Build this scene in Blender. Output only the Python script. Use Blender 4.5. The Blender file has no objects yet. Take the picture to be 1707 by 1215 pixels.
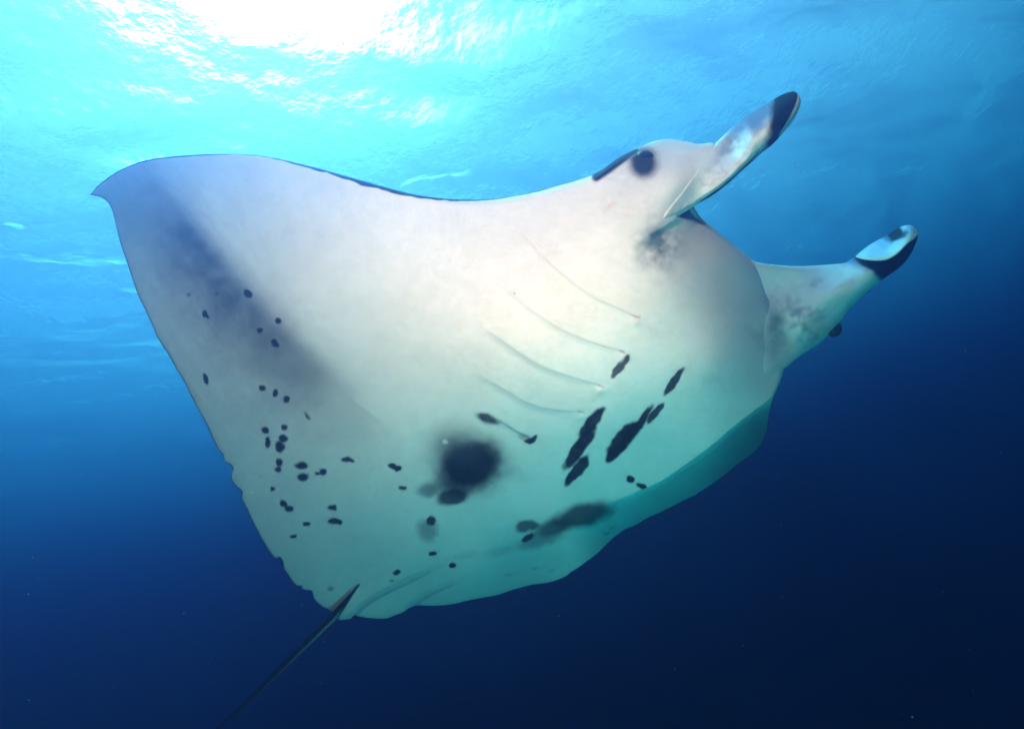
import bpy, bmesh, math, random
import numpy as np
from mathutils import Vector, Matrix
scene = bpy.context.scene
R = math.radians
# ---------------------------------------------------------------- camera
CAM = Vector((0.0, 0.0, -5.6))
PITCH = R(20)
ROLL = R(-15)
STROBE, TEAL_FILL = (1000, (.95, .216, .126)), (420, (.05, .56, .42))
FPX = 1010.0           # focal length in photograph pixels
cam_data = bpy.data.cameras.new('camera')
cam = bpy.data.objects.new('camera', cam_data)
scene.collection.objects.link(cam)
cam.location = CAM
cam.rotation_euler = (Matrix.Rotation(R(90) + PITCH, 3, 'X') @ Matrix.Rotation(ROLL, 3, 'Z')).to_euler()
cam_data.sensor_width = 36.0
cam_data.lens = 36.0 * FPX / 1707.0
cam_data.clip_start = 0.05
cam_data.clip_end = 1500
scene.camera = cam
# ---------------------------------------------------------------- world, sun, strobe, added fill
SUN_EL, SUN_AZ = R(58.5), R(-21)  # azimuth measured from +Y towards +X
world = bpy.data.worlds.new('World'); scene.world = world
world.use_nodes = True
wn = world.node_tree; bg = wn.nodes['Background']
sky = wn.nodes.new('ShaderNodeTexSky'); sky.sky_type = 'NISHITA'; sky.sun_disc = False
sky.sun_elevation = SUN_EL; sky.sun_rotation = SUN_AZ
wn.links.new(sky.outputs[0], bg.inputs[0]); bg.inputs[1].default_value = 0.05
sd = bpy.data.lights.new('sun', 'SUN'); sd.energy = 5.0; sd.angle = R(0.5); sd.color = (1, .96, .9)
sun = bpy.data.objects.new('sun', sd); scene.collection.objects.link(sun)
sdir = Vector((math.sin(SUN_AZ)*math.cos(SUN_EL), math.cos(SUN_AZ)*math.cos(SUN_EL), math.sin(SUN_EL)))
sun.rotation_euler = sdir.to_track_quat('Z', 'Y').to_euler()
# the diver's strobe whitens the belly; an added teal fill lamp sits far below
_M = cam.rotation_euler.to_matrix()
def add_spot(pos, aim, power, size):
    st = bpy.data.lights.new('strobe_and_fill', 'SPOT'); st.energy, st.color = power; st.spot_size = R(size); st.spot_blend = 1.0; st.shadow_soft_size = .12
    o = bpy.data.objects.new('strobe_and_fill', st); scene.collection.objects.link(o)
    o.location = CAM + _M @ Vector(pos)
    tgt = CAM + _M @ Vector(((aim[0]-853.5)/FPX*aim[2], -(aim[1]-607.5)/FPX*aim[2], -aim[2]))
    o.rotation_euler = (o.location - tgt).to_track_quat('Z', 'Y').to_euler()
add_spot((-.55, 1.0, .8), (520, 400, 2.6), STROBE, 108)
add_spot((.8, -3.0, .6), (1100, 730, 3.2), TEAL_FILL, 100)  # added fill lamp under the camera, tinted teal for belly and far wing
scene.view_settings.view_transform = 'Standard'
scene.view_settings.look = 'None'
scene.view_settings.exposure = 2.72
scene.view_settings.gamma = 1.0
scene.view_settings.use_curve_mapping = False
cy = scene.cycles
cy.use_denoising = True
cy.max_bounces = 10; cy.volume_bounces = 3; cy.transparent_max_bounces = 16
cy.diffuse_bounces = 3; cy.transmission_bounces = 6
cy.sample_clamp_indirect = 6

def link(o, parent=None):
    scene.collection.objects.link(o)
    if parent: o.parent = parent
    return o
def np_mesh(name, V, F, smooth=True):
    me = bpy.data.meshes.new(name)
    V = np.asarray(V, dtype=np.float32); F = np.asarray(F, dtype=np.int32)
    me.vertices.add(len(V)); me.vertices.foreach_set('co', V.ravel())
    n = F.shape[1]
    me.loops.add(F.size); me.loops.foreach_set('vertex_index', F.ravel())
    me.polygons.add(len(F)); me.polygons.foreach_set('loop_start', np.arange(0, F.size, n, dtype=np.int32))
    me.update(calc_edges=True); me.validate()
    if smooth: me.polygons.foreach_set('use_smooth', np.ones(len(me.polygons), dtype=bool))
    return me

# ---------------------------------------------------------------- the water surface, a rippled sheet seen from below
rng = np.random.default_rng(7)
def water_surface():
    n = 640
    u = np.linspace(-1, 1, n)
    g = np.sign(u)*(np.abs(u)*34 + np.abs(u)**5*560)
    X, Y = np.meshgrid(g, g + 14.0, indexing='xy')
    Z = np.zeros_like(X)
    fade = np.exp(-((np.hypot(X, Y-14))/60)**2)
    for k in range(60):
        lam = 0.35*(3.5/0.35)**rng.random()
        a = rng.normal(R(115), .55)
        kk = 2*math.pi/lam
        amp = 0.009*lam**0.75
        ph = (X*math.cos(a)+Y*math.sin(a))*kk + rng.random()*6.28
        ph += 0.9*np.sin((X*math.sin(a)-Y*math.cos(a))*kk*.37 + rng.random()*6.28)
        Z += amp*(1 - 2*np.sqrt(np.sin(ph/2)**2 + .06))*fade*np.clip((lam-.25)/.6, 0, 1)
    V = np.stack([X, Y, Z], -1).reshape(-1, 3)
    idx = np.arange(n*n).reshape(n, n)
    F = np.stack([idx[:-1,:-1], idx[:-1,1:], idx[1:,1:], idx[1:,:-1]], -1).reshape(-1, 4)
    me = np_mesh('water_surface', V, F)
    m = bpy.data.materials.new('water_surface'); m.use_nodes = True
    nt = m.node_tree; nt.nodes.clear()
    N = lambda t: nt.nodes.new(t)
    out = N('ShaderNodeOutputMaterial')
    tr = N('ShaderNodeBsdfTransparent'); tr.inputs[0].default_value = (1, 1, 1, 1)
    rf = N('ShaderNodeBsdfRefraction'); rf.inputs['Roughness'].default_value = SURF_ROUGH; rf.inputs['IOR'].default_value = 1.333
    rf.inputs[0].default_value = (1, 1, 1, 1)
    tc = N('ShaderNodeTexCoord'); no = N('ShaderNodeTexNoise'); no.inputs['Scale'].default_value = 3.2; no.inputs['Detail'].default_value = 5
    bp = N('ShaderNodeBump'); bp.inputs['Strength'].default_value = .34; bp.inputs['Distance'].default_value = .22
    nt.links.new(tc.outputs['Object'], no.inputs['Vector']); nt.links.new(no.outputs[0], bp.inputs['Height'])
    nt.links.new(bp.outputs[0], rf.inputs['Normal'])
    mx = N('ShaderNodeMixShader'); mx.inputs[0].default_value = SURF_MIX
    nt.links.new(tr.outputs[0], mx.inputs[1]); nt.links.new(rf.outputs[0], mx.inputs[2])
    tl = N('ShaderNodeBsdfTranslucent'); tl.inputs[0].default_value = (.95, .97, 1, 1)
    nt.links.new(bp.outputs[0], tl.inputs['Normal'])
    mx2 = N('ShaderNodeMixShader'); mx2.inputs[0].default_value = SURF_TL
    nt.links.new(mx.outputs[0], mx2.inputs[1]); nt.links.new(tl.outputs[0], mx2.inputs[2])
    nt.links.new(mx2.outputs[0], out.inputs[0])
    me.materials.append(m)
    o = link(bpy.data.objects.new('water_surface', me)); o['kind'] = 'structure'
    return o
SURF_ROUGH, SURF_MIX, SURF_TL = 1.0, .6, .22
water_surface()

# ---------------------------------------------------------------- the body of water
def haze():
    x0, x1, y0, y1, z0, z1 = -120, 120, -60, 180, -70, -1.0
    V = [(x, y, z) for z in (z0, z1) for y in (y0, y1) for x in (x0, x1)]
    F = [(0,2,3,1), (4,5,7,6), (0,1,5,4), (2,6,7,3), (0,4,6,2), (1,3,7,5)]
    me = np_mesh('haze', V, F, False)
    m = bpy.data.materials.new('sea_water'); m.use_nodes = True
    nt = m.node_tree; nt.nodes.clear()
    out = nt.nodes.new('ShaderNodeOutputMaterial'); pv = nt.nodes.new('ShaderNodeVolumePrincipled')
    D, sc, ab = HAZE
    c = [s/D for s in sc]
    a = [max(0, 1 - ab[i]/D/(1-c[i]))**2 for i in range(3)]
    pv.inputs['Color'].default_value = (*c, 1); pv.inputs['Absorption Color'].default_value = (*a, 1)
    pv.inputs['Density'].default_value = D; pv.inputs['Anisotropy'].default_value = ANISO
    nt.links.new(pv.outputs[0], out.inputs['Volume'])
    me.materials.append(m)
    o = link(bpy.data.objects.new('haze', me)); o['kind'] = 'stuff'
HAZE = (0.7, (.012, .019, .052), (.46, .226, .168)); ANISO = .82
haze()

# ================================================================= the manta ray
CM = np.array(cam.rotation_euler.to_matrix())
def unproject(px, py, d):
    L = np.stack([(px-853.5)/FPX*d, -(py-607.5)/FPX*d, -d], -1)
    return L @ CM.T + np.array(CAM)
def smooth(a, b, x):
    t = np.clip((x-a)/(b-a), 0, 1); return t*t*(3-2*t)
class TPS:
    """smooth surface of depth (metres from the lens plane) through given body points"""
    def __init__(s, pts):
        P = np.array(pts, float); s.c = P[:, :2]/400; d = P[:, 2]; n = len(P)
        r = np.linalg.norm(s.c[:, None]-s.c[None], axis=2)
        K = s.k(r) + np.eye(n)*s.lam; Q = np.c_[np.ones(n), s.c]
        A = np.block([[K, Q], [Q.T, np.zeros((3, 3))]])
        s.w = np.linalg.solve(A, np.r_[d, 0, 0, 0])
    lam = 2e-4
    @staticmethod
    def k(r): return -np.sqrt(r*r + .0144)
    def __call__(s, x, y):
        x = x/400; y = y/400; out = s.w[-3] + s.w[-2]*x + s.w[-1]*y
        for (cx, cy), w in zip(s.c, s.w): out = out + w*s.k(np.hypot(x-cx, y-cy))
        return out
def spline(P, step=1.5):
    """Catmull-Rom through P, resampled"""
    P = np.array(P, float); out = []
    Q = np.vstack([2*P[0]-P[1], P, 2*P[-1]-P[-2]])
    for i in range(1, len(Q)-2):
        p0, p1, p2, p3 = Q[i-1:i+3]
        n = max(2, int(np.linalg.norm(p2-p1)/step)); t = np.linspace(0, 1, n, endpoint=False)[:, None]
        out.append(.5*(2*p1 + (p2-p0)*t + (2*p0-5*p1+4*p2-p3)*t*t + (3*p1-p0-3*p2+p3)*t**3))
    out.append(P[-1:]); return np.vstack(out)
def keyed(curve, keys):
    """point on curve as a function of s, given [(s, x, y)] anchors on it"""
    ks, ka = [], []
    acc = np.r_[0, np.cumsum(np.linalg.norm(np.diff(curve, axis=0), axis=1))]
    for s, x, y in keys:
        i = np.argmin(np.hypot(curve[:, 0]-x, curve[:, 1]-y)); ks.append(s); ka.append(acc[i])
    ka[0] = 0; ka[-1] = acc[-1]
    def f(s):
        # smooth monotone interpolation of arc length
        a = np.interp(s, ks, ka)
        return np.stack([np.interp(a, acc, curve[:, 0]), np.interp(a, acc, curve[:, 1])], -1)
    return f
def vnoise(x, y, seed=0):
    """smooth value noise"""
    r = np.random.default_rng(seed).random((256, 256))
    xi = np.floor(x).astype(int); yi = np.floor(y).astype(int); fx = x-xi; fy = y-yi
    fx = fx*fx*(3-2*fx); fy = fy*fy*(3-2*fy); g = lambda i, j: r[i % 256, j % 256]
    return (g(xi, yi)*(1-fx)+g(xi+1, yi)*fx)*(1-fy) + (g(xi, yi+1)*(1-fx)+g(xi+1, yi+1)*fx)*fy
def fbm(x, y, s, seed=0, o=4):
    v = 0; a = .5
    for k in range(o): v = v + a*(vnoise(x/s*2**k, y/s*2**k, seed+k)-.5); a *= .5
    return v
def seg_dist(x, y, pts):
    """distance to a polyline, signed side (+ = to the right of travel on screen, y down), position 0..1 along it"""
    pts = np.array(pts, float); L = np.linalg.norm(np.diff(pts, axis=0), axis=1); tot = L.sum(); acc = 0
    best = np.full(np.shape(x), 1e9); sgn = np.ones(np.shape(x)); pos = np.zeros(np.shape(x))
    for (a, b, l) in zip(pts[:-1], pts[1:], L):
        dx, dy = (b-a)/l; t = np.clip((x-a[0])*dx + (y-a[1])*dy, 0, l)
        qx = x-a[0]-t*dx; qy = y-a[1]-t*dy; d = np.hypot(qx, qy); m = d < best
        best = np.where(m, d, best); sgn = np.where(m, np.where(dx*qy-dy*qx >= 0, 1, -1), sgn)
        pos = np.where(m, (acc+t)/tot, pos); acc += l
    return best, sgn, pos

WHITE = np.array((.74, .735, .72)); BLACK = np.array((.004, .007, .009)); GREY = np.array((.085, .105, .125))
CREAM = np.array((.62, .60, .50)); BACK = np.array((.012, .018, .026))
def mixc(c, col, m): return c + (np.asarray(col)-c)*np.clip(m, 0, 1)[..., None]

GILLS = [[(868,388),(884,406),(905,428),(950,468),(985,493),(1025,512),(1060,528)],
         [(832,476),(858,496),(880,514),(935,549),(985,570),(1038,586)],
         [(800,543),(825,560),(850,578),(900,609),(950,628),(1000,642)],
         [(788,620),(812,634),(840,650),(880,673),(925,684),(968,686)],
         [(800,690),(835,703),(862,720),(888,732)]]
GILLS = [spline(g, 12) for g in GILLS]
FOLD = spline([(588,1030),(612,1008),(650,986),(700,962),(745,938)], 12)
CHEEK = spline([(1160,338),(1140,354),(1122,366),(1098,380),(1072,396),(1048,414)], 10)
CREASE = [(1197,232),(1187,243),(1158,289),(1137,317),(1111,350),(1098,372)]
FOLD2 = spline([(688,1012),(720,990),(770,968)], 12)
LOBE = spline([(556,1034),(572,1012),(600,972)], 12)
BELLY_EDGE = spline([(1330,612),(1300,650),(1278,670),(1248,692),(1214,719),(1184,745),(1158,764),(1131,783),(1105,801),(1082,812),(1040,828),(980,850),(900,885)], 10)

SHARED = [(560,1022,3.72),(600,1030,3.74),(690,1010,3.78),(750,945,3.42),(700,940,3.38),(600,960,3.52),(800,960,3.5),(600,800,2.92),(850,925,3.40),(800,1000,3.82),(870,972,3.8),(760,1005,3.8)]
BELLY = TPS(SHARED + [(150,325,3.35),(215,450,3.1),(300,620,3.1),(380,770,3.25),(470,930,3.5),
  (400,257,2.8),(620,300,2.45),(790,332,2.35),(900,320,2.3),(990,290,2.27),(1050,255,2.36),(1115,232,2.45),(1188,240,2.38),(1150,300,2.26),
  (1125,362,2.24),(330,420,2.85),(500,500,2.55),(700,500,2.3),(850,560,2.14),(1000,550,2.1),(1040,440,2.12),(1000,700,2.3),(800,780,2.65),
  (880,850,2.92),(1162,366,2.4),(1200,395,2.5),(1245,427,2.66),(1262,450,2.75),(1277,490,2.85),(1140,450,2.22),(1150,560,2.22),(1200,600,2.34),
  (1230,520,2.52),(1322,590,3.02),(1290,630,2.86),(1200,700,2.56),(1100,770,2.66),(1172,745,2.62),(1060,806,2.76),(1000,835,2.88),(900,880,3.06),(1277,700,2.85)])
FAR = TPS(SHARED + [(1310,630,3.15),(1290,672,3.75),(1283,690,4.05),(1277,722,4.6),(1262,735,4.45),(1230,762,4.35),(1180,815,4.15),(1100,855,4.0),(1030,890,3.88),(930,965,3.85),(800,1000,3.82),
  (1240,712,3.75),(1200,752,3.55),(1131,797,3.4),(1060,828,3.25),(1000,855,3.15),(930,890,3.15)])
def DEPTH(x, y):
    d, s, p = seg_dist(x, y, BELLY_EDGE)
    ser = 3.5*fbm(x, y, 12, 121)*smooth(.15, .4, p)*smooth(.8, .6, p)
    m = smooth(-1, np.interp(p, [0,.2,.6,1], [22,9,12,50]), -d*s + ser)*smooth(1.0, .75, p)
    return BELLY(x, y)*(1-m) + FAR(x, y)*m

LE = spline([(150,325),(165,308),(200,284),(250,266),(330,258),(400,257),(450,262),(520,278),(600,300),(680,322),(740,331),(800,333),(860,327),(920,312),
  (990,290),(1030,264),(1060,248),(1090,236),(1115,232),(1140,235),(1165,240),(1190,240),(1186,268),(1166,305),(1140,340),(1130,360),(1145,364),(1164,370),(1200,395),
  (1245,429),(1262,450),(1277,490),(1291,520),(1301,555),(1307,590),(1304,625),(1286,672),(1277,722)])
TE = spline([(150,325),(172,331),(186,350),(200,400),(225,478),(262,560),(300,625),(340,700),(362,745),(371,757),(373,768),(381,773),(388,781),(385,797),(394,811),(404,820),(404,834),(414,856),(440,905),(456,929),(466,929),(472,938),(474,951),(492,974),
  (502,977),(504,982),(512,984),(520,986),(523,997),(535,1008),(553,1018),(555,1026),(566,1033),(586,1031),(590,1022),(596,1027),(640,1031),(668,1022),(690,1010),(730,1009),(760,1005),(830,990),(870,978),(930,965),(985,930),(1030,890),
  (1100,853),(1160,824),(1215,785),(1262,748),(1277,722)], 1.0)
acc = np.arange(len(TE))
TE = TE + np.stack([fbm(acc, acc*0, 22, 3), fbm(acc, acc*0, 22, 9)], -1)*3.5*np.clip(np.minimum(acc, acc[::-1])/120, 0, 1)[:, None]
le = keyed(LE, [(0,150,325),(.14,400,257),(.30,700,326),(.42,900,317),(.50,1050,253),(.56,1190,240),(.62,1130,360),(.66,1164,370),(.74,1262,450),(.82,1305,575),(.88,1303,628),(1,1277,722)])
te = keyed(TE, [(0,150,325),(.14,225,478),(.30,330,682),(.42,430,885),(.50,506,985),(.56,553,1018),(.62,590,1022),(.66,640,1031),(.74,760,1005),(.82,930,965),(.88,1060,875),(1,1277,722)])

def skin(x, y):
    """the animal's own markings as albedo, no light in it"""
    n1 = fbm(x, y, 60, 11); n2 = fbm(x, y, 9, 21); jx = x + 4*fbm(x, y, 7, 31) + 9*fbm(x, y, 26, 33); jy = y + 4*fbm(x, y, 7, 41) + 9*fbm(x, y, 26, 43)
    c = np.ones(x.shape+(3,))*WHITE*(1 + .14*n1 + .07*n2 + .10*fbm(x, y, 28, 25))[..., None]
    # smoke-grey band towards the wing tip
    d, s, p = seg_dist(x, y, [(215,262),(270,335),(325,402),(388,480),(448,548),(512,612),(572,655)])
    wob = 1 + .5*fbm(x, y, 40, 5)
    m = np.where(s < 0, np.exp(-(d/30/wob)**2), np.exp(-(d/(88*wob))**2.2))*(1+.35*fbm(x, y, 24, 6))
    st = np.interp(p, [0, .12, .3, .5, .75, .9, 1], [.15, .55, .9, .93, .85, .66, .3])
    c = mixc(c, GREY, m*st)
    stre = fbm(x*.6+y*.8, (y*.6-x*.8)*9, 60, 61)            # faint streaks running along the wing
    c = c*(1 - (.22*np.clip(stre+.1, 0, 1)*smooth(560, 330, x)))[..., None]
    # soft grey shading of the tip
    c = mixc(c, (.35,.42,.46), .22*smooth(330, 170, x + .25*(y-325)))
    nk = fbm(x, y, 12, 45)*2; nq = np.clip(.5+2.5*fbm(x, y, 5, 46), 0, 1)
    def ell(cx, cy, a, b, ang=0, k=1.0, soft=.25, col=BLACK):
        nonlocal c
        t = math.radians(ang); u = (jx-cx)*math.cos(t)+(jy-cy)*math.sin(t); v = -(jx-cx)*math.sin(t)+(jy-cy)*math.cos(t)
        r = np.hypot(u/a, v/b)
        c = mixc(c, col, k*smooth(1+soft, 1-soft, r + .09*nk)*(1-.03*nq))
    for a in [(414,490,6.5,6),(410,487,4,5),(463,534,6,6),(432,551,5.5,4.5),(457,570,4,5),(460,575,6,4),(340,523,4,6),(342,527,5,3),(314,492,3,3,0,.6),(359,488,3,3,0,.6),
              (343,631,4,11,-14),(435,648,5.5,6),(459,657,5,7),(477,666,4.5,5.5),(511,694,3,8,-25,.8),(442,717,6,5.5),(475,712,6,6),(474,731,7,6),(467,743,7.5,8),(446,737,5.5,9,-10),
              (464,770,6,8),(463,783,6,5),(503,776,9,5.5),(505,794,9,6),(538,786,7,6),(528,790,5,3),(581,767,11,4.5,3),(653,776,8,4.5,8),(664,780,7,5),(672,813,7.5,3.5),(455,814,4.5,4.5),
              (472,839,5,4,20),(480,846,7,4.5,10),(553,846,9,5.5),(556,869,10,5.5,5),(566,871,5,3.5),(510,873,7,4.5,10),(489,894,6,3.5,-10),(552,980,6,3.5,-10,.5),(719,867,7.5,8.5,-30),
              (721,922,7,4),(757,943,6.5,4,-8),(662,954,6.5,4.5),(655,967,5,3,0,.5),(881,734,8,4,5),(1051,798,7.5,6.5,20),(1070,809,9,5,25)]:
        ell(*a[:4], *(a[4:] or ()))
    ell(712,882,17,17,0,.6,.6, GREY*.7)
    ell(769,755,50,40,25,.62,.75, GREY*.6); ell(786,776,62,47,-5,.55,.5, GREY*.5); ell(783,777,47,37,-8,1,.32); ell(754,829,25,14,-8,.95,.3, BLACK*1.6); ell(760,815,24,12,10,.7,.6); ell(748,797,22,18,30,.5,.7); ell(812,762,24,24,0,.7,.6); ell(768,748,34,22,20,.5,.7, GREY*.5); ell(727,812,24,12,-20,.5,.6, GREY*.6); ell(714,818,19,11,0,.55,.5, GREY*.6); ell(845,786,34,9,10,.18,.9, GREY)
    ell(742,737,5,4,0,.8,.4, WHITE)
    ell(812,697,19,7,20,.95,.4); ell(873,727,9,6,15,.45,.5, GREY)
    ell(972,858,50,19,-16,.92,.4, BLACK*2.2); ell(922,880,32,13,-14,.85,.45, BLACK*2.5); ell(877,877,20,10,-4,.85,.3, BLACK*2.5); ell(879,897,10,5,-18,1,.3); ell(900,900,34,11,-12,.6,.6, GREY*.5)
    ell(836,918,26,8,-12,.25,.8, GREY); ell(780,925,20,6,-10,.15,.8, GREY)
    for a in [(848,957),(892,947),(921,950),(1012,888),(1023,879)]: ell(*a, 6, 2, -12, .35, .5)
    def spin(x1, y1, x2, y2, w, k=1.0):
        L = math.hypot(x2-x1, y2-y1)/2; ell((x1+x2)/2, (y1+y2)/2, L*1.04, w, math.degrees(math.atan2(y2-y1, x2-x1)), k, .16)
    spin(1021,629,1048,591,6,.92); spin(1107,656,1139,614,6.5,.97); spin(1080,704,1108,671,5.5,.97)
    spin(1024,762,1086,679,8); spin(1014,758,1066,704,15); spin(1010,769,1040,738,8)
    spin(967,728,1006,680,10.5); spin(940,782,991,714,11); spin(942,809,981,760,10)
    for (cx, cy, r) in [(1060,538,10),(1030,598,8),(1001,645,8)]: ell(cx, cy, r, r*.7, -20, .8, .6, (.80,.74,.74))
    # gill slits: a fine grey line each
    for g, gl in enumerate(GILLS):
        d, s, p = seg_dist(x, y, gl)
        c = mixc(c, (.16,.18,.19), .42*np.exp(-(d/1.3)**2)*np.interp(p, [0,.1,.8,1], [0,.7,.8,1])*np.clip(.9+1.6*n1, .2, 1))
        if g < 4: ell(gl[-1][0], gl[-1][1], 6, 2, 25, .4, .5)
    d, s, p = seg_dist(x, y, GILLS[4]); c = mixc(c, GREY, .5*np.exp(-(d/1.5)**2)); ell(888,731,7,4,-50)
    for fl in (FOLD, FOLD2):
        d, s, p = seg_dist(x, y, fl); c = mixc(c, (.12,.14,.13), .55*np.exp(-(d/2.2)**2)*np.interp(p, [0,.7,1], [1,.7,0]))  # crease shade painted as dark lines along the pelvic folds
    d, s, p = seg_dist(x, y, LOBE); c = mixc(c, (.05,.05,.03), .9*smooth(1.2, .6, d/np.interp(p, [0,1], [4.5,1])))  # shadow gap between pelvic fin and wing, painted dark
    d, s, p = seg_dist(x, y, BELLY_EDGE[:len(BELLY_EDGE)//2]); c = mixc(c, (.30,.32,.31), .35*np.exp(-(d/1.5)**2))  # shade line painted along the belly edge to strengthen its step
    # painted occlusion shade at the mouth corner, blotches on the far cheek
    b = fbm(x, y, 28, 71)
    c = mixc(c, (.13,.19,.21), 1.15*np.exp(-((x-1098)/36)**2-((y-408)/42)**2)*(.72+1.9*b+1.2*fbm(x,y,9,73)))
    c = mixc(c, (.16,.21,.24), .75*np.exp(-((x-1300)/40)**2-((y-545)/42)**2)*np.clip(.5+3*b, 0, 1))
    c = mixc(c, GREY*1.5, .25*np.exp(-((x-1175)/45)**2-((y-620)/25)**2)*np.clip(.4+3*b, 0, 1))
    # scratches, freckles
    f = vnoise(x/2.2, y/2.2, 91); c = mixc(c, GREY, .5*smooth(.995, 1, f))
    pk = np.exp(-((x-1020)/30)**2-((y-340)/25)**2); c = mixc(c, (.62,.42,.42), .5*pk*smooth(.05, .2, fbm(x, y, 14, 77)))
    # eye surround and the dark wedge behind it
    r = np.hypot(x-1073, (y-272)*.92); c = mixc(c, BLACK*1.5, .97*smooth(34, 13, r + 6*fbm(x, y, 12, 15)))
    d, s, p = seg_dist(x, y, [(994,295),(1020,276),(1046,260),(1062,250)]); c = mixc(c, BACK, smooth(1, .4, d/np.interp(p, [0,.3,.7,1], [11,13,9,3])))
    return c

def edge_marks(c, x, y, tt, chord):
    """dark upper skin that comes round the leading edge, thin dark hem on the trailing edge"""
    w = np.interp(x, [380,450,520,600,680,740,800,850,900,985,1000,1060], [1.5,2.2,4.5,8,6.5,5,3.2,.5,2,2,0,0])*(y < 345)*(x > 160) + 1.2*(x <= 380)
    de = tt*chord
    nz = 1 + 1.2*fbm(x, y, 14, 51)
    c = mixc(c, BACK, smooth(1.15, .7, de/np.maximum(w*nz, .01))*(w > .05)*(x < 1000))
    db = (1-tt)*chord
    c = mixc(c, BACK*2, .75*smooth(2.6, 1.2, db)*(x < 520))
    return c

def relief(x, y):
    """small relief in metres, + is away from the viewer"""
    h = .022*fbm(x, y, 150, 101) + .004*fbm(x, y, 40, 105) + .0016*fbm(x, y, 14, 111)
    for g, gl in enumerate(GILLS):
        d, s, p = seg_dist(x, y, gl); w = np.sin(np.pi*np.clip(p, .04, .96))**.6*(p > 0)*(p < 1)
        # the flap above the slit ends in a lip that overlaps the flap below
        h = h + w*np.where(s > 0, .008*np.exp(-d/40)*smooth(0, 10, d), -.004*np.exp(-d/20))
    for gl in GILLS[:4]:
        ex, ey = gl[-1]; h = h - .010*np.exp(-((x-ex-1)/9)**2-((y-ey-9)/7)**2)
    for fl, a in ((FOLD, -.045), (FOLD2, -.03)):
        d, s, p = seg_dist(x, y, fl); w = np.interp(p, [0,.1,.7,1], [1,1,.6,0]); h = h + w*np.where(s < 0, a*np.exp(-d/30), 0)*smooth(0, 12, np.where(s < 0, d, 0))
    d, s, p = seg_dist(x, y, LOBE); w = np.interp(p, [0,.8,1], [1,.6,0]); h = h + w*np.where(s < 0, .05*np.exp(-d/16), 0)*smooth(0, 4, np.where(s < 0, d, 0))
    # recess at the mouth corner under the near cephalic fin
    d, s, p = seg_dist(x, y, CHEEK); w = np.interp(p, [0,.25,.55,1], [.6,1,.8,0])
    h = h + w*np.where(s < 0, .05*np.exp(-d/45), 0)*smooth(0, 14, np.where(s < 0, d, 0))
    h = h + .010*np.sin((x*.55-y*.83)/9 + 6*fbm(x, y, 60, 115))*np.exp(-((x-1140)/30)**2-((y-440)/40)**2)*.25
    # eye bulge, cheek bulge, jaw dome
    h = h - .045*np.exp(-((x-1075)/34)**2-((y-270)/32)**2) - .03*np.exp(-((x-1120)/30)**2-((y-290)/45)**2)
    return h

def build_shell(X, Y, D, Dbase, tau):
    """closed shell: skin facing the viewer plus the skin behind it, welded along the rim.  X, Y, D: ns x nt grids"""
    ns, nt = X.shape
    V = unproject(X, Y, D); B = unproject(X, Y, Dbase)
    du = np.gradient(B, axis=0); dv = np.gradient(B, axis=1)
    N = np.cross(du, dv); N /= np.maximum(np.linalg.norm(N, axis=2, keepdims=True), 1e-9)
    view = B-np.array(CAM); view /= np.linalg.norm(view, axis=2, keepdims=True)
    N *= np.where((N*view).sum(2, keepdims=True) < 0, -1, 1)          # points away from the viewer
    # smooth the direction so that the back is calm
    for _ in range(30):
        N[1:-1] = (N[:-2]+N[1:-1]+N[2:])/3; N[:, 1:-1] = (N[:, :-2]+N[:, 1:-1]+N[:, 2:])/3
    N /= np.maximum(np.linalg.norm(N, axis=2, keepdims=True), 1e-9)
    W = V + N*tau[..., None]
    idx = np.arange(ns*nt).reshape(ns, nt); idb = idx + ns*nt
    rim = np.zeros((ns, nt), bool); rim[0] = rim[-1] = True; rim[:, 0] = rim[:, -1] = True
    idb = np.where(rim, idx, idb)
    q = lambda I, f: np.stack([I[:-1,:-1], I[:-1,1:], I[1:,1:], I[1:,:-1]] if f else [I[:-1,:-1], I[1:,:-1], I[1:,1:], I[:-1,1:]], -1).reshape(-1, 4)
    return np.vstack([V.reshape(-1, 3), W.reshape(-1, 3)]), np.vstack([q(idx, True), q(idb, False)])

parts_V, parts_F, parts_C = [], [], []
def add_shell(V, F, C):
    off = sum(len(v) for v in parts_V); parts_V.append(V); parts_F.append(F+off); parts_C.append(C)

# ---- disc: body and both pectoral wings
NS, NT = 720, 440
s = np.linspace(0, 1, NS); s = s + .0*s
t = np.linspace(0, 1, NT); t = .5-.5*np.cos(np.pi*t)*(.45) - (.5-.225-.0)*(1-2*t)      # a little denser at the rims
t = (t-t[0])/(t[-1]-t[0])
A, Bp = le(s), te(s)
# blur the kinks of the parameter lines a little
X = A[:, None, 0]*(1-t) + Bp[:, None, 0]*t; Y = A[:, None, 1]*(1-t) + Bp[:, None, 1]*t
chord = np.hypot(*(Bp-A).T)[:, None]*np.ones_like(X); TT = np.ones_like(X)*t
D0 = DEPTH(X, Y)
d_le = TT*chord; d_te = (1-TT)*chord
rollw = np.interp(s, [0,.1,.3,.5,.56,.6,.64,.66,.74,.8,.86,1], [3,4,7,16,10,3,8,22,22,10,10,10])[:, None]
rolla = np.interp(s, [0,.1,.3,.5,.56,.6,.64,.66,.74,.8,.86,1], [.01,.02,.05,.14,.06,.01,.05,.13,.12,.04,.05,.05])[:, None]
roll = rolla*(1-np.sqrt(np.clip(1-(1-np.clip(d_le/rollw/1.6, 0, 1))**2, 0, 1))) + .012*np.exp(-d_te/5)
D = D0 + relief(X, Y) + roll
Tm = np.interp(s, [0,.05,.2,.4,.5,.6,.75,.85,1], [.0,.03,.10,.26,.40,.45,.40,.20,.0])[:, None]
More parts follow.
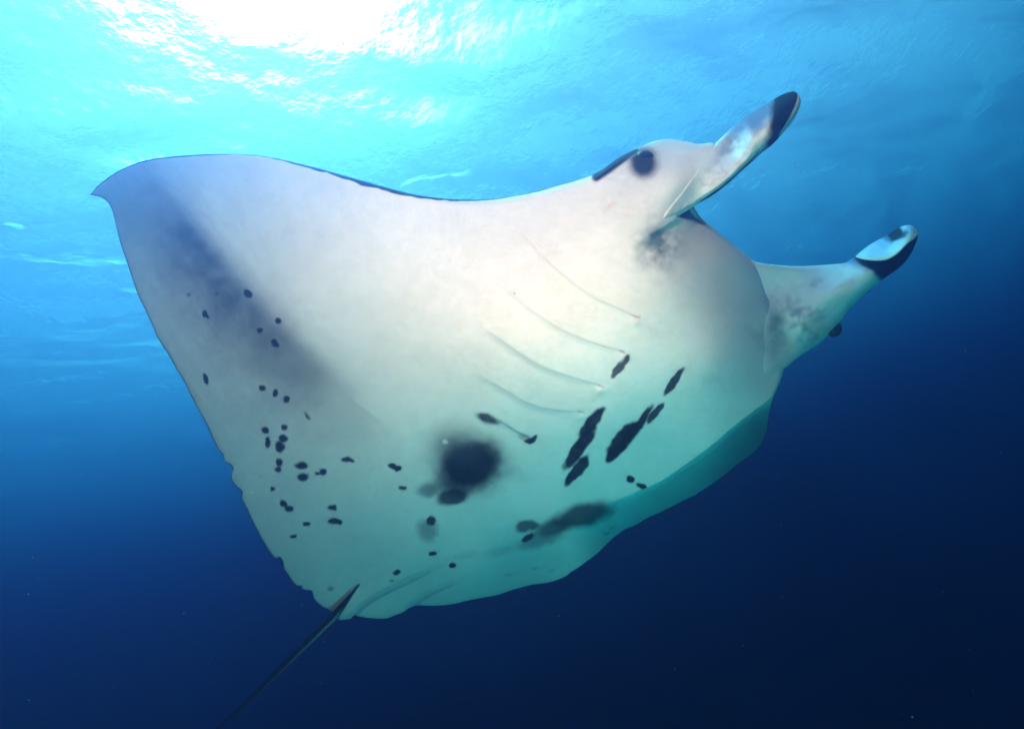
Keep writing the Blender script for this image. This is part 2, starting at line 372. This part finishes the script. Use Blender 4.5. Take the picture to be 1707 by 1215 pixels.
tau = Tm*np.clip(3.1*np.sqrt(TT)*(1-TT)**1.15, 0, None)/1.25 + .004
V, F = build_shell(X, Y, D, D0, tau)
C = skin(X, Y); C = edge_marks(C, X, Y, TT, chord)
add_shell(V, F, np.vstack([C.reshape(-1, 3), np.tile(BACK, (NS*NT, 1))]))

def fin(upper, lower, keys_u, keys_l, depth, color, roll_u=(8, .03), roll_l=(8, .03), n=(220, 90), thick=.03, tipround=True):
    cu, cl = spline(upper, 1), spline(lower, 1)
    fu, fl = keyed(cu, keys_u), keyed(cl, keys_l)
    ss = np.linspace(0, 1, n[0]); tt = np.linspace(0, 1, n[1])
    a, b = fu(ss), fl(ss)
    X = a[:, None, 0]*(1-tt)+b[:, None, 0]*tt; Y = a[:, None, 1]*(1-tt)+b[:, None, 1]*tt
    ch = np.hypot(*(b-a).T)[:, None]*np.ones_like(X); T2 = np.ones_like(X)*tt
    base = depth(X, Y)
    ru = roll_u[1]*(1-np.sqrt(np.clip(1-(1-np.clip(T2*ch/roll_u[0], 0, 1))**2, 0, 1)))
    rl = roll_l[1]*(1-np.sqrt(np.clip(1-(1-np.clip((1-T2)*ch/roll_l[0], 0, 1))**2, 0, 1)))
    D = base+ru+rl+.003*fbm(X, Y, 14, 131)+.028*fbm(X+.6*Y, Y, 34, 135)*FOLDS
    tau = thick*np.sqrt(np.clip(4*T2*(1-T2), 0, 1))*np.ones_like(X)*np.clip((1-ss[:, None])*8, 0, 1)+.003
    V, F = build_shell(X, Y, D, base, tau)
    c, cb = color(X, Y, T2, ch, ss[:, None]*np.ones_like(X))
    add_shell(V, F, np.vstack([c.reshape(-1, 3), np.tile(cb, (X.size, 1))]))

# ---- near cephalic fin
def near_col(x, y, t, ch, s):
    n = fbm(x, y, 14, 141); c = np.ones(x.shape+(3,))*WHITE*(1+.12*n)[..., None]
    dl = (1-t)*ch; du = t*ch
    # blue grey strips along both margins, ambient light painted in
    c = mixc(c, (.09,.16,.30), .9*smooth(.66, .14, t + .5*n)*smooth(.22, .45, s))
    c = mixc(c, (.20,.30,.42), .7*smooth(9, 2, dl + 6*n)*smooth(.35, .6, s))
    c = mixc(c, (.5,.46,.46), .5*smooth(.0, .25, fbm(x, y, 7, 151))*smooth(.5,.2,abs(t-.75)))
    # black tip
    m = smooth(0, 9, (x-1277) + .20*(y-200)*0 + 8*n + 12*np.clip((y-235)/30, -1, 1)*0)
    m = smooth(-3, 12, (x-np.interp(y, [150,170,200,225,245,262,285], [1284,1283,1279,1276,1272,1262,1246])) + 10*n)
    c = mixc(c, BLACK*.8, m)
    # pale rolled rim on the outer side of the tip
    rim = smooth(1.15, .8, dl/np.interp(y, [150,160,185,205,225,240], [7,10,11,8,5,1.0]))*smooth(1296, 1303, x)*(t > .4)
    c = mixc(c, CREAM, rim)
    d, _, _ = seg_dist(x, y, [(1193,238),(1187,243),(1158,289),(1137,317),(1111,350)])
    return mixc(c, (.33,.26,.27), .6*np.exp(-(d/1.3)**2)), BACK*1.5
FOLDS = .35
ND = TPS([(1195,240,2.34),(1105,372,2.26),(1140,300,2.245),(1120,345,2.215),(1165,334,2.24),(1203,228,2.36),(1207,309,2.22),(1200,270,2.20),(1257,186,2.36),(1245,278,2.24),(1250,235,2.17),(1302,159,2.33),(1300,195,2.16),(1290,239,2.22),(1325,200,2.2),(1334,170,2.22),(1323,154,2.27)])
def near_depth(x, y):
    d, s, p = seg_dist(x, y, CREASE); e = -d*s
    body = DEPTH(x, y) - .03*np.exp(-((x-1120)/30)**2-((y-290)/45)**2)
    b = body + .016 - .026*smooth(-5, 5, e); w = smooth(6, 60, e)
    return b*(1-w) + ND(x, y)*w
fin([(1140,262),(1170,250),(1190,240),(1203,229),(1228,206),(1257,186),(1286,168),(1302,159),(1315,154),(1324,153),(1330,157)],
    [(1085,372),(1108,371),(1128,362),(1146,351),(1170,335),(1207,309),(1245,278),(1269,256),(1290,239),(1306,221),(1322,201),(1331,184),(1335,168),(1330,157)],
    [(0,1140,262),(.22,1195,236),(.6,1257,186),(.85,1302,159),(1,1330,157)], [(0,1085,372),(.22,1128,362),(.6,1245,278),(.85,1320,203),(1,1330,157)],
    near_depth, near_col, (22, .09), (16, .07), (260, 130), .05)

# ---- far cephalic fin, outer face
def base_w(x, y):
    '''0 on the cheek, 1 out on the fin'''
    return 1 - (1-smooth(1300, 1350, x + .35*(560-y)))*smooth(488, 535, y)
def far_depth(x, y):
    w = base_w(x, y); b = BELLY(x, y) + .035 - .06*smooth(1255, 1288, x)
    return b*(1-w) + FD(x, y)*w
def far_col(x, y, t, ch, s):
    n = fbm(x, y, 20, 161); n3 = fbm(x, y, 9, 165); c = np.ones(x.shape+(3,))*WHITE*(1.05+.15*n)[..., None]
    c = mixc(c, (.16,.20,.24), .85*smooth(-.1, .2, n+n3)*np.exp(-((x-1308)/50)**2-((y-548)/50)**2))
    c = mixc(c, (.24,.30,.36), .5*smooth(.0, .22, fbm(x+.7*y, y, 26, 171))*smooth(1410, 1350, x))
    w = base_w(x, y)[..., None]; c = c*w + skin(x, y)*(1-w)
    m = smooth(0, 16, (x-np.interp(y, [420,432,440,452,470,490], [1412,1416,1424,1446,1462,1488])) + 10*n)
    c = mixc(c, (.05,.13,.36), .85*smooth(-34, -2, (x-np.interp(y, [420,432,440,452,470,490], [1410,1414,1424,1444,1462,1482])) + 10*n)*smooth(460,432,y))  # blue ambient light painted ahead of the black tip
    c = mixc(c, BLACK*.7, m)
    return c, BACK*1.5
FOLDS = 1.0
FD = TPS([(1235,430,2.95),(1245,427,2.93),(1250,500,2.93),(1277,490,2.97),(1260,580,2.86),(1265,630,2.93),(1283,560,2.84),(1300,560,2.82),(1305,600,2.93),(1292,622,2.97),(1331,443,3.02),(1340,500,2.93),(1330,560,2.88),(1335,593,3.05),(1413,439,2.96),(1400,480,2.85),(1417,515,2.98),(1384,556,3.08),
          (1471,466,2.86),(1450,450,2.78),(1496,449,2.84),(1528,404,2.82),(1500,420,2.72),(1516,429,2.82),(1426,432,2.9)])
RIM = [(1426,428),(1447,431),(1462,432),(1479,429),(1495,420),(1506,409),(1514,400),(1522,392),(1529,390)]
fin([(1225,415),(1245,427),(1261,437),(1294,442),(1331,444),(1372,442),(1408,438)]+RIM,
    [(1262,640),(1290,627),(1310,613),(1335,593),(1364,575),(1384,556),(1401,536),(1417,515),(1442,490),(1471,466),(1496,449),(1513,432),(1526,408),(1530,396),(1529,390)],
    [(0,1225,415),(.15,1261,437),(.45,1372,442),(.6,1426,428),(.85,1495,420),(1,1529,390)], [(0,1262,640),(.15,1310,613),(.45,1401,536),(.6,1442,490),(.85,1513,432),(1,1529,390)],
    far_depth, far_col, (14, .04), (16, .07), (260, 150), .04)
# ---- far cephalic fin, the rolled-in inner face at its tip, with its pale lip
def inner_col(x, y, t, ch, s):
    n = fbm(x, y, 14, 181); c = np.ones(x.shape+(3,))*np.array((.50,.66,.80))*(1+.15*n)[..., None]
    c = mixc(c, BLACK, .97*smooth(1.2, .75, np.hypot((x-1488)/21, (y-391)/12)+1.2*n))
    c = mixc(c, (.2,.4,.65), .5*smooth(1.3,.6,np.hypot((x-1474)/12,(y-404)/12)))  # ambient blue painted into this face, deeper in this patch
    lip = (1-t)*ch; w = np.interp(x, [1428,1445,1480,1500,1512,1530], [2,5,7,9,14,16])
    c = mixc(c, CREAM*1.1, smooth(1.1, .8, lip/w + 2*n*0)); return c, BACK*1.5
FOLDS = 0
ID = TPS([(1426,428,2.9),(1450,408,2.96),(1475,394,2.95),(1496,381,2.92),(1516,376,2.86),(1529,390,2.80),(1450,428,2.76),(1479,424,2.71),(1500,412,2.69),(1508,396,2.74),(1490,398,2.86),(1465,410,2.88)])
fin([(1426,428),(1432,422),(1450,408),(1475,394),(1496,381),(1508,376),(1520,376),(1528,382),(1531,390)],
    [(1426,428),(1435,431),(1447,433),(1462,434),(1479,432),(1495,423),(1506,412),(1515,404),(1524,398),(1531,390)],
    [(0,1426,428),(.5,1475,394),(1,1531,390)], [(0,1426,428),(.5,1479,432),(1,1531,390)], ID, inner_col, (4, .01), (4, .012), (160, 70), .012)

# ---- pale upper palate seen over the lower jaw is the same skin: small strip behind the jaw rim
PD = TPS([(1120,340,2.5),(1160,345,2.52),(1210,395,2.7),(1250,425,2.85),(1130,400,2.5),(1200,430,2.7)])
fin([(1120,330),(1150,340),(1160,350),(1172,366),(1215,402),(1252,430)], [(1110,400),(1125,395),(1140,395),(1160,400),(1200,420),(1245,450)],
    [(0,1120,330),(1,1252,430)], [(0,1110,400),(1,1245,450)], PD, lambda x, y, t, ch, s: (np.ones(x.shape+(3,))*WHITE*.9, WHITE*.5), (8,.03), (8,.02), (60, 30), .05)

# ---- tail
def tube(path, radii, n=14):
    P = spline(path, 6) if False else np.array(path, float)
    pts = unproject(P[:, 0], P[:, 1], P[:, 2]); m = 60
    # resample
    k = np.linspace(0, len(pts)-1, m); pts = np.stack([np.interp(k, range(len(pts)), pts[:, i]) for i in range(3)], -1)
    rr = np.interp(k, range(len(radii)), radii); T = np.gradient(pts, axis=0); T /= np.linalg.norm(T, axis=1, keepdims=True)
    vw = pts-np.array(CAM); vw /= np.linalg.norm(vw, axis=1, keepdims=True)
    S = np.cross(T, vw); S /= np.linalg.norm(S, axis=1, keepdims=True); U = np.cross(S, T)
    a = np.linspace(0, 2*np.pi, n, endpoint=False)
    V = pts[:, None]+rr[:, None, None]*(S[:, None]*np.cos(a)[None, :, None]+U[:, None]*np.sin(a)[None, :, None])
    idx = np.arange(m*n).reshape(m, n); nx = np.roll(idx, -1, axis=1)
    F = np.stack([idx[:-1], nx[:-1], nx[1:], idx[1:]], -1).reshape(-1, 4)
    C = np.where((np.cos(a)*TAIL_SIDE < .3)[None, :, None], BACK*.8, WHITE*.55)*np.ones((m, 1, 1))
    frac = np.linspace(0, 1, m)[:, None, None]; k = np.clip(smooth(.3,.8,frac) + 1-smooth(.2,.3,frac), 0, 1); C = C*(1-k)+BACK*.8*k
    return V.reshape(-1, 3), F, C.reshape(-1, 3)
TAIL_SIDE = 1
add_shell(*tube([(612,958,3.53),(585,990,3.58),(555,1028,3.66),(500,1082,3.9),(440,1142,4.15),(365,1212,4.5),(270,1296,5.0),(160,1390,5.6)], [.001,.008,.024,.024,.020,.015,.010,.003]))

V = np.vstack(parts_V); F = np.vstack(parts_F); C = np.vstack(parts_C)
origin = unproject(np.array(880.), np.array(650.), np.array(2.4))
me = np_mesh('manta_ray', V-origin, F)
at = me.color_attributes.new('skin', 'FLOAT_COLOR', 'POINT')
at.data.foreach_set('color', np.c_[np.clip(C, .002, .9), np.ones(len(C))].astype(np.float32).ravel())
def skin_material():
    m = bpy.data.materials.new('ray_skin'); m.use_nodes = True; nt = m.node_tree; b = nt.nodes['Principled BSDF']
    N = lambda t: nt.nodes.new(t)
    a = N('ShaderNodeAttribute'); a.attribute_name = 'skin'
    tc = N('ShaderNodeTexCoord'); no = N('ShaderNodeTexNoise'); no.inputs['Scale'].default_value = 38; no.inputs['Detail'].default_value = 6; no.inputs['Roughness'].default_value = .65
    nt.links.new(tc.outputs['Object'], no.inputs['Vector'])
    mr = N('ShaderNodeMapRange'); mr.inputs['From Min'].default_value = .3; mr.inputs['From Max'].default_value = .7; mr.inputs['To Min'].default_value = .93; mr.inputs['To Max'].default_value = 1.05
    nt.links.new(no.outputs[0], mr.inputs[0])
    mu = N('ShaderNodeVectorMath'); mu.operation = 'SCALE'; nt.links.new(a.outputs['Color'], mu.inputs[0]); nt.links.new(mr.outputs[0], mu.inputs['Scale'])
    nt.links.new(mu.outputs[0], b.inputs['Base Color'])
    b.inputs['Roughness'].default_value = .72; b.inputs['Specular IOR Level'].default_value = .03
    bp = N('ShaderNodeBump'); bp.inputs['Strength'].default_value = .18; bp.inputs['Distance'].default_value = .003
    nt.links.new(no.outputs[0], bp.inputs['Height']); nt.links.new(bp.outputs[0], b.inputs['Normal'])
    return m
me.materials.append(skin_material())
ray = link(bpy.data.objects.new('manta_ray', me)); ray.location = Vector(origin)
ray['label'] = 'huge white-bellied manta ray gliding overhead with dark spots and thin tail'
ray['category'] = 'manta ray'

# ---- eyes
def eye(px, py, d, r, name='eye'):
    bm = bmesh.new(); bmesh.ops.create_uvsphere(bm, u_segments=28, v_segments=18, radius=1)
    for v in bm.verts: v.co = Vector((v.co.x*r, v.co.y*r*1.08, v.co.z*r*.8))
    for f in bm.faces: f.smooth = True
    e = bpy.data.meshes.new(name); bm.to_mesh(e); bm.free(); e.materials.append(EYE)
    o = link(bpy.data.objects.new(name, e), ray)
    o.location = Vector(unproject(np.array(float(px)), np.array(float(py)), np.array(d))-origin); o.rotation_euler = cam.rotation_euler
    return o
EYE = bpy.data.materials.new('eye'); EYE.use_nodes = True
_b = EYE.node_tree.nodes['Principled BSDF']; _b.inputs['Base Color'].default_value = (.008,.012,.018,1); _b.inputs['Roughness'].default_value = .25
eye(1075, 270, 2.335, .040)
eye(1390, 548, 3.12, .040)

# ---------------------------------------------------------------- specks of plankton drifting in the water
def specks():
    bm = bmesh.new(); r = random.Random(5)
    for k in range(500):
        d = r.uniform(1.6, 7); px, py = r.uniform(-500, 2200), r.uniform(-400, 1600)
        c = Vector(unproject(np.array(px), np.array(py), np.array(d)))
        m = Matrix.Translation(c) @ Matrix.Diagonal((r.uniform(.6,1.6), r.uniform(.6,1.6), 1, 1))
        bmesh.ops.create_icosphere(bm, subdivisions=1, radius=r.uniform(.0008, .0024)*(.6+d*.35), matrix=m)
    e = bpy.data.meshes.new('plankton_specks'); bm.to_mesh(e); bm.free()
    m = bpy.data.materials.new('plankton'); m.use_nodes = True; b = m.node_tree.nodes['Principled BSDF']
    b.inputs['Base Color'].default_value = (.22,.25,.24,1); b.inputs['Roughness'].default_value = .6; e.materials.append(m)
    o = link(bpy.data.objects.new('plankton_specks', e)); o['kind'] = 'stuff'
specks()
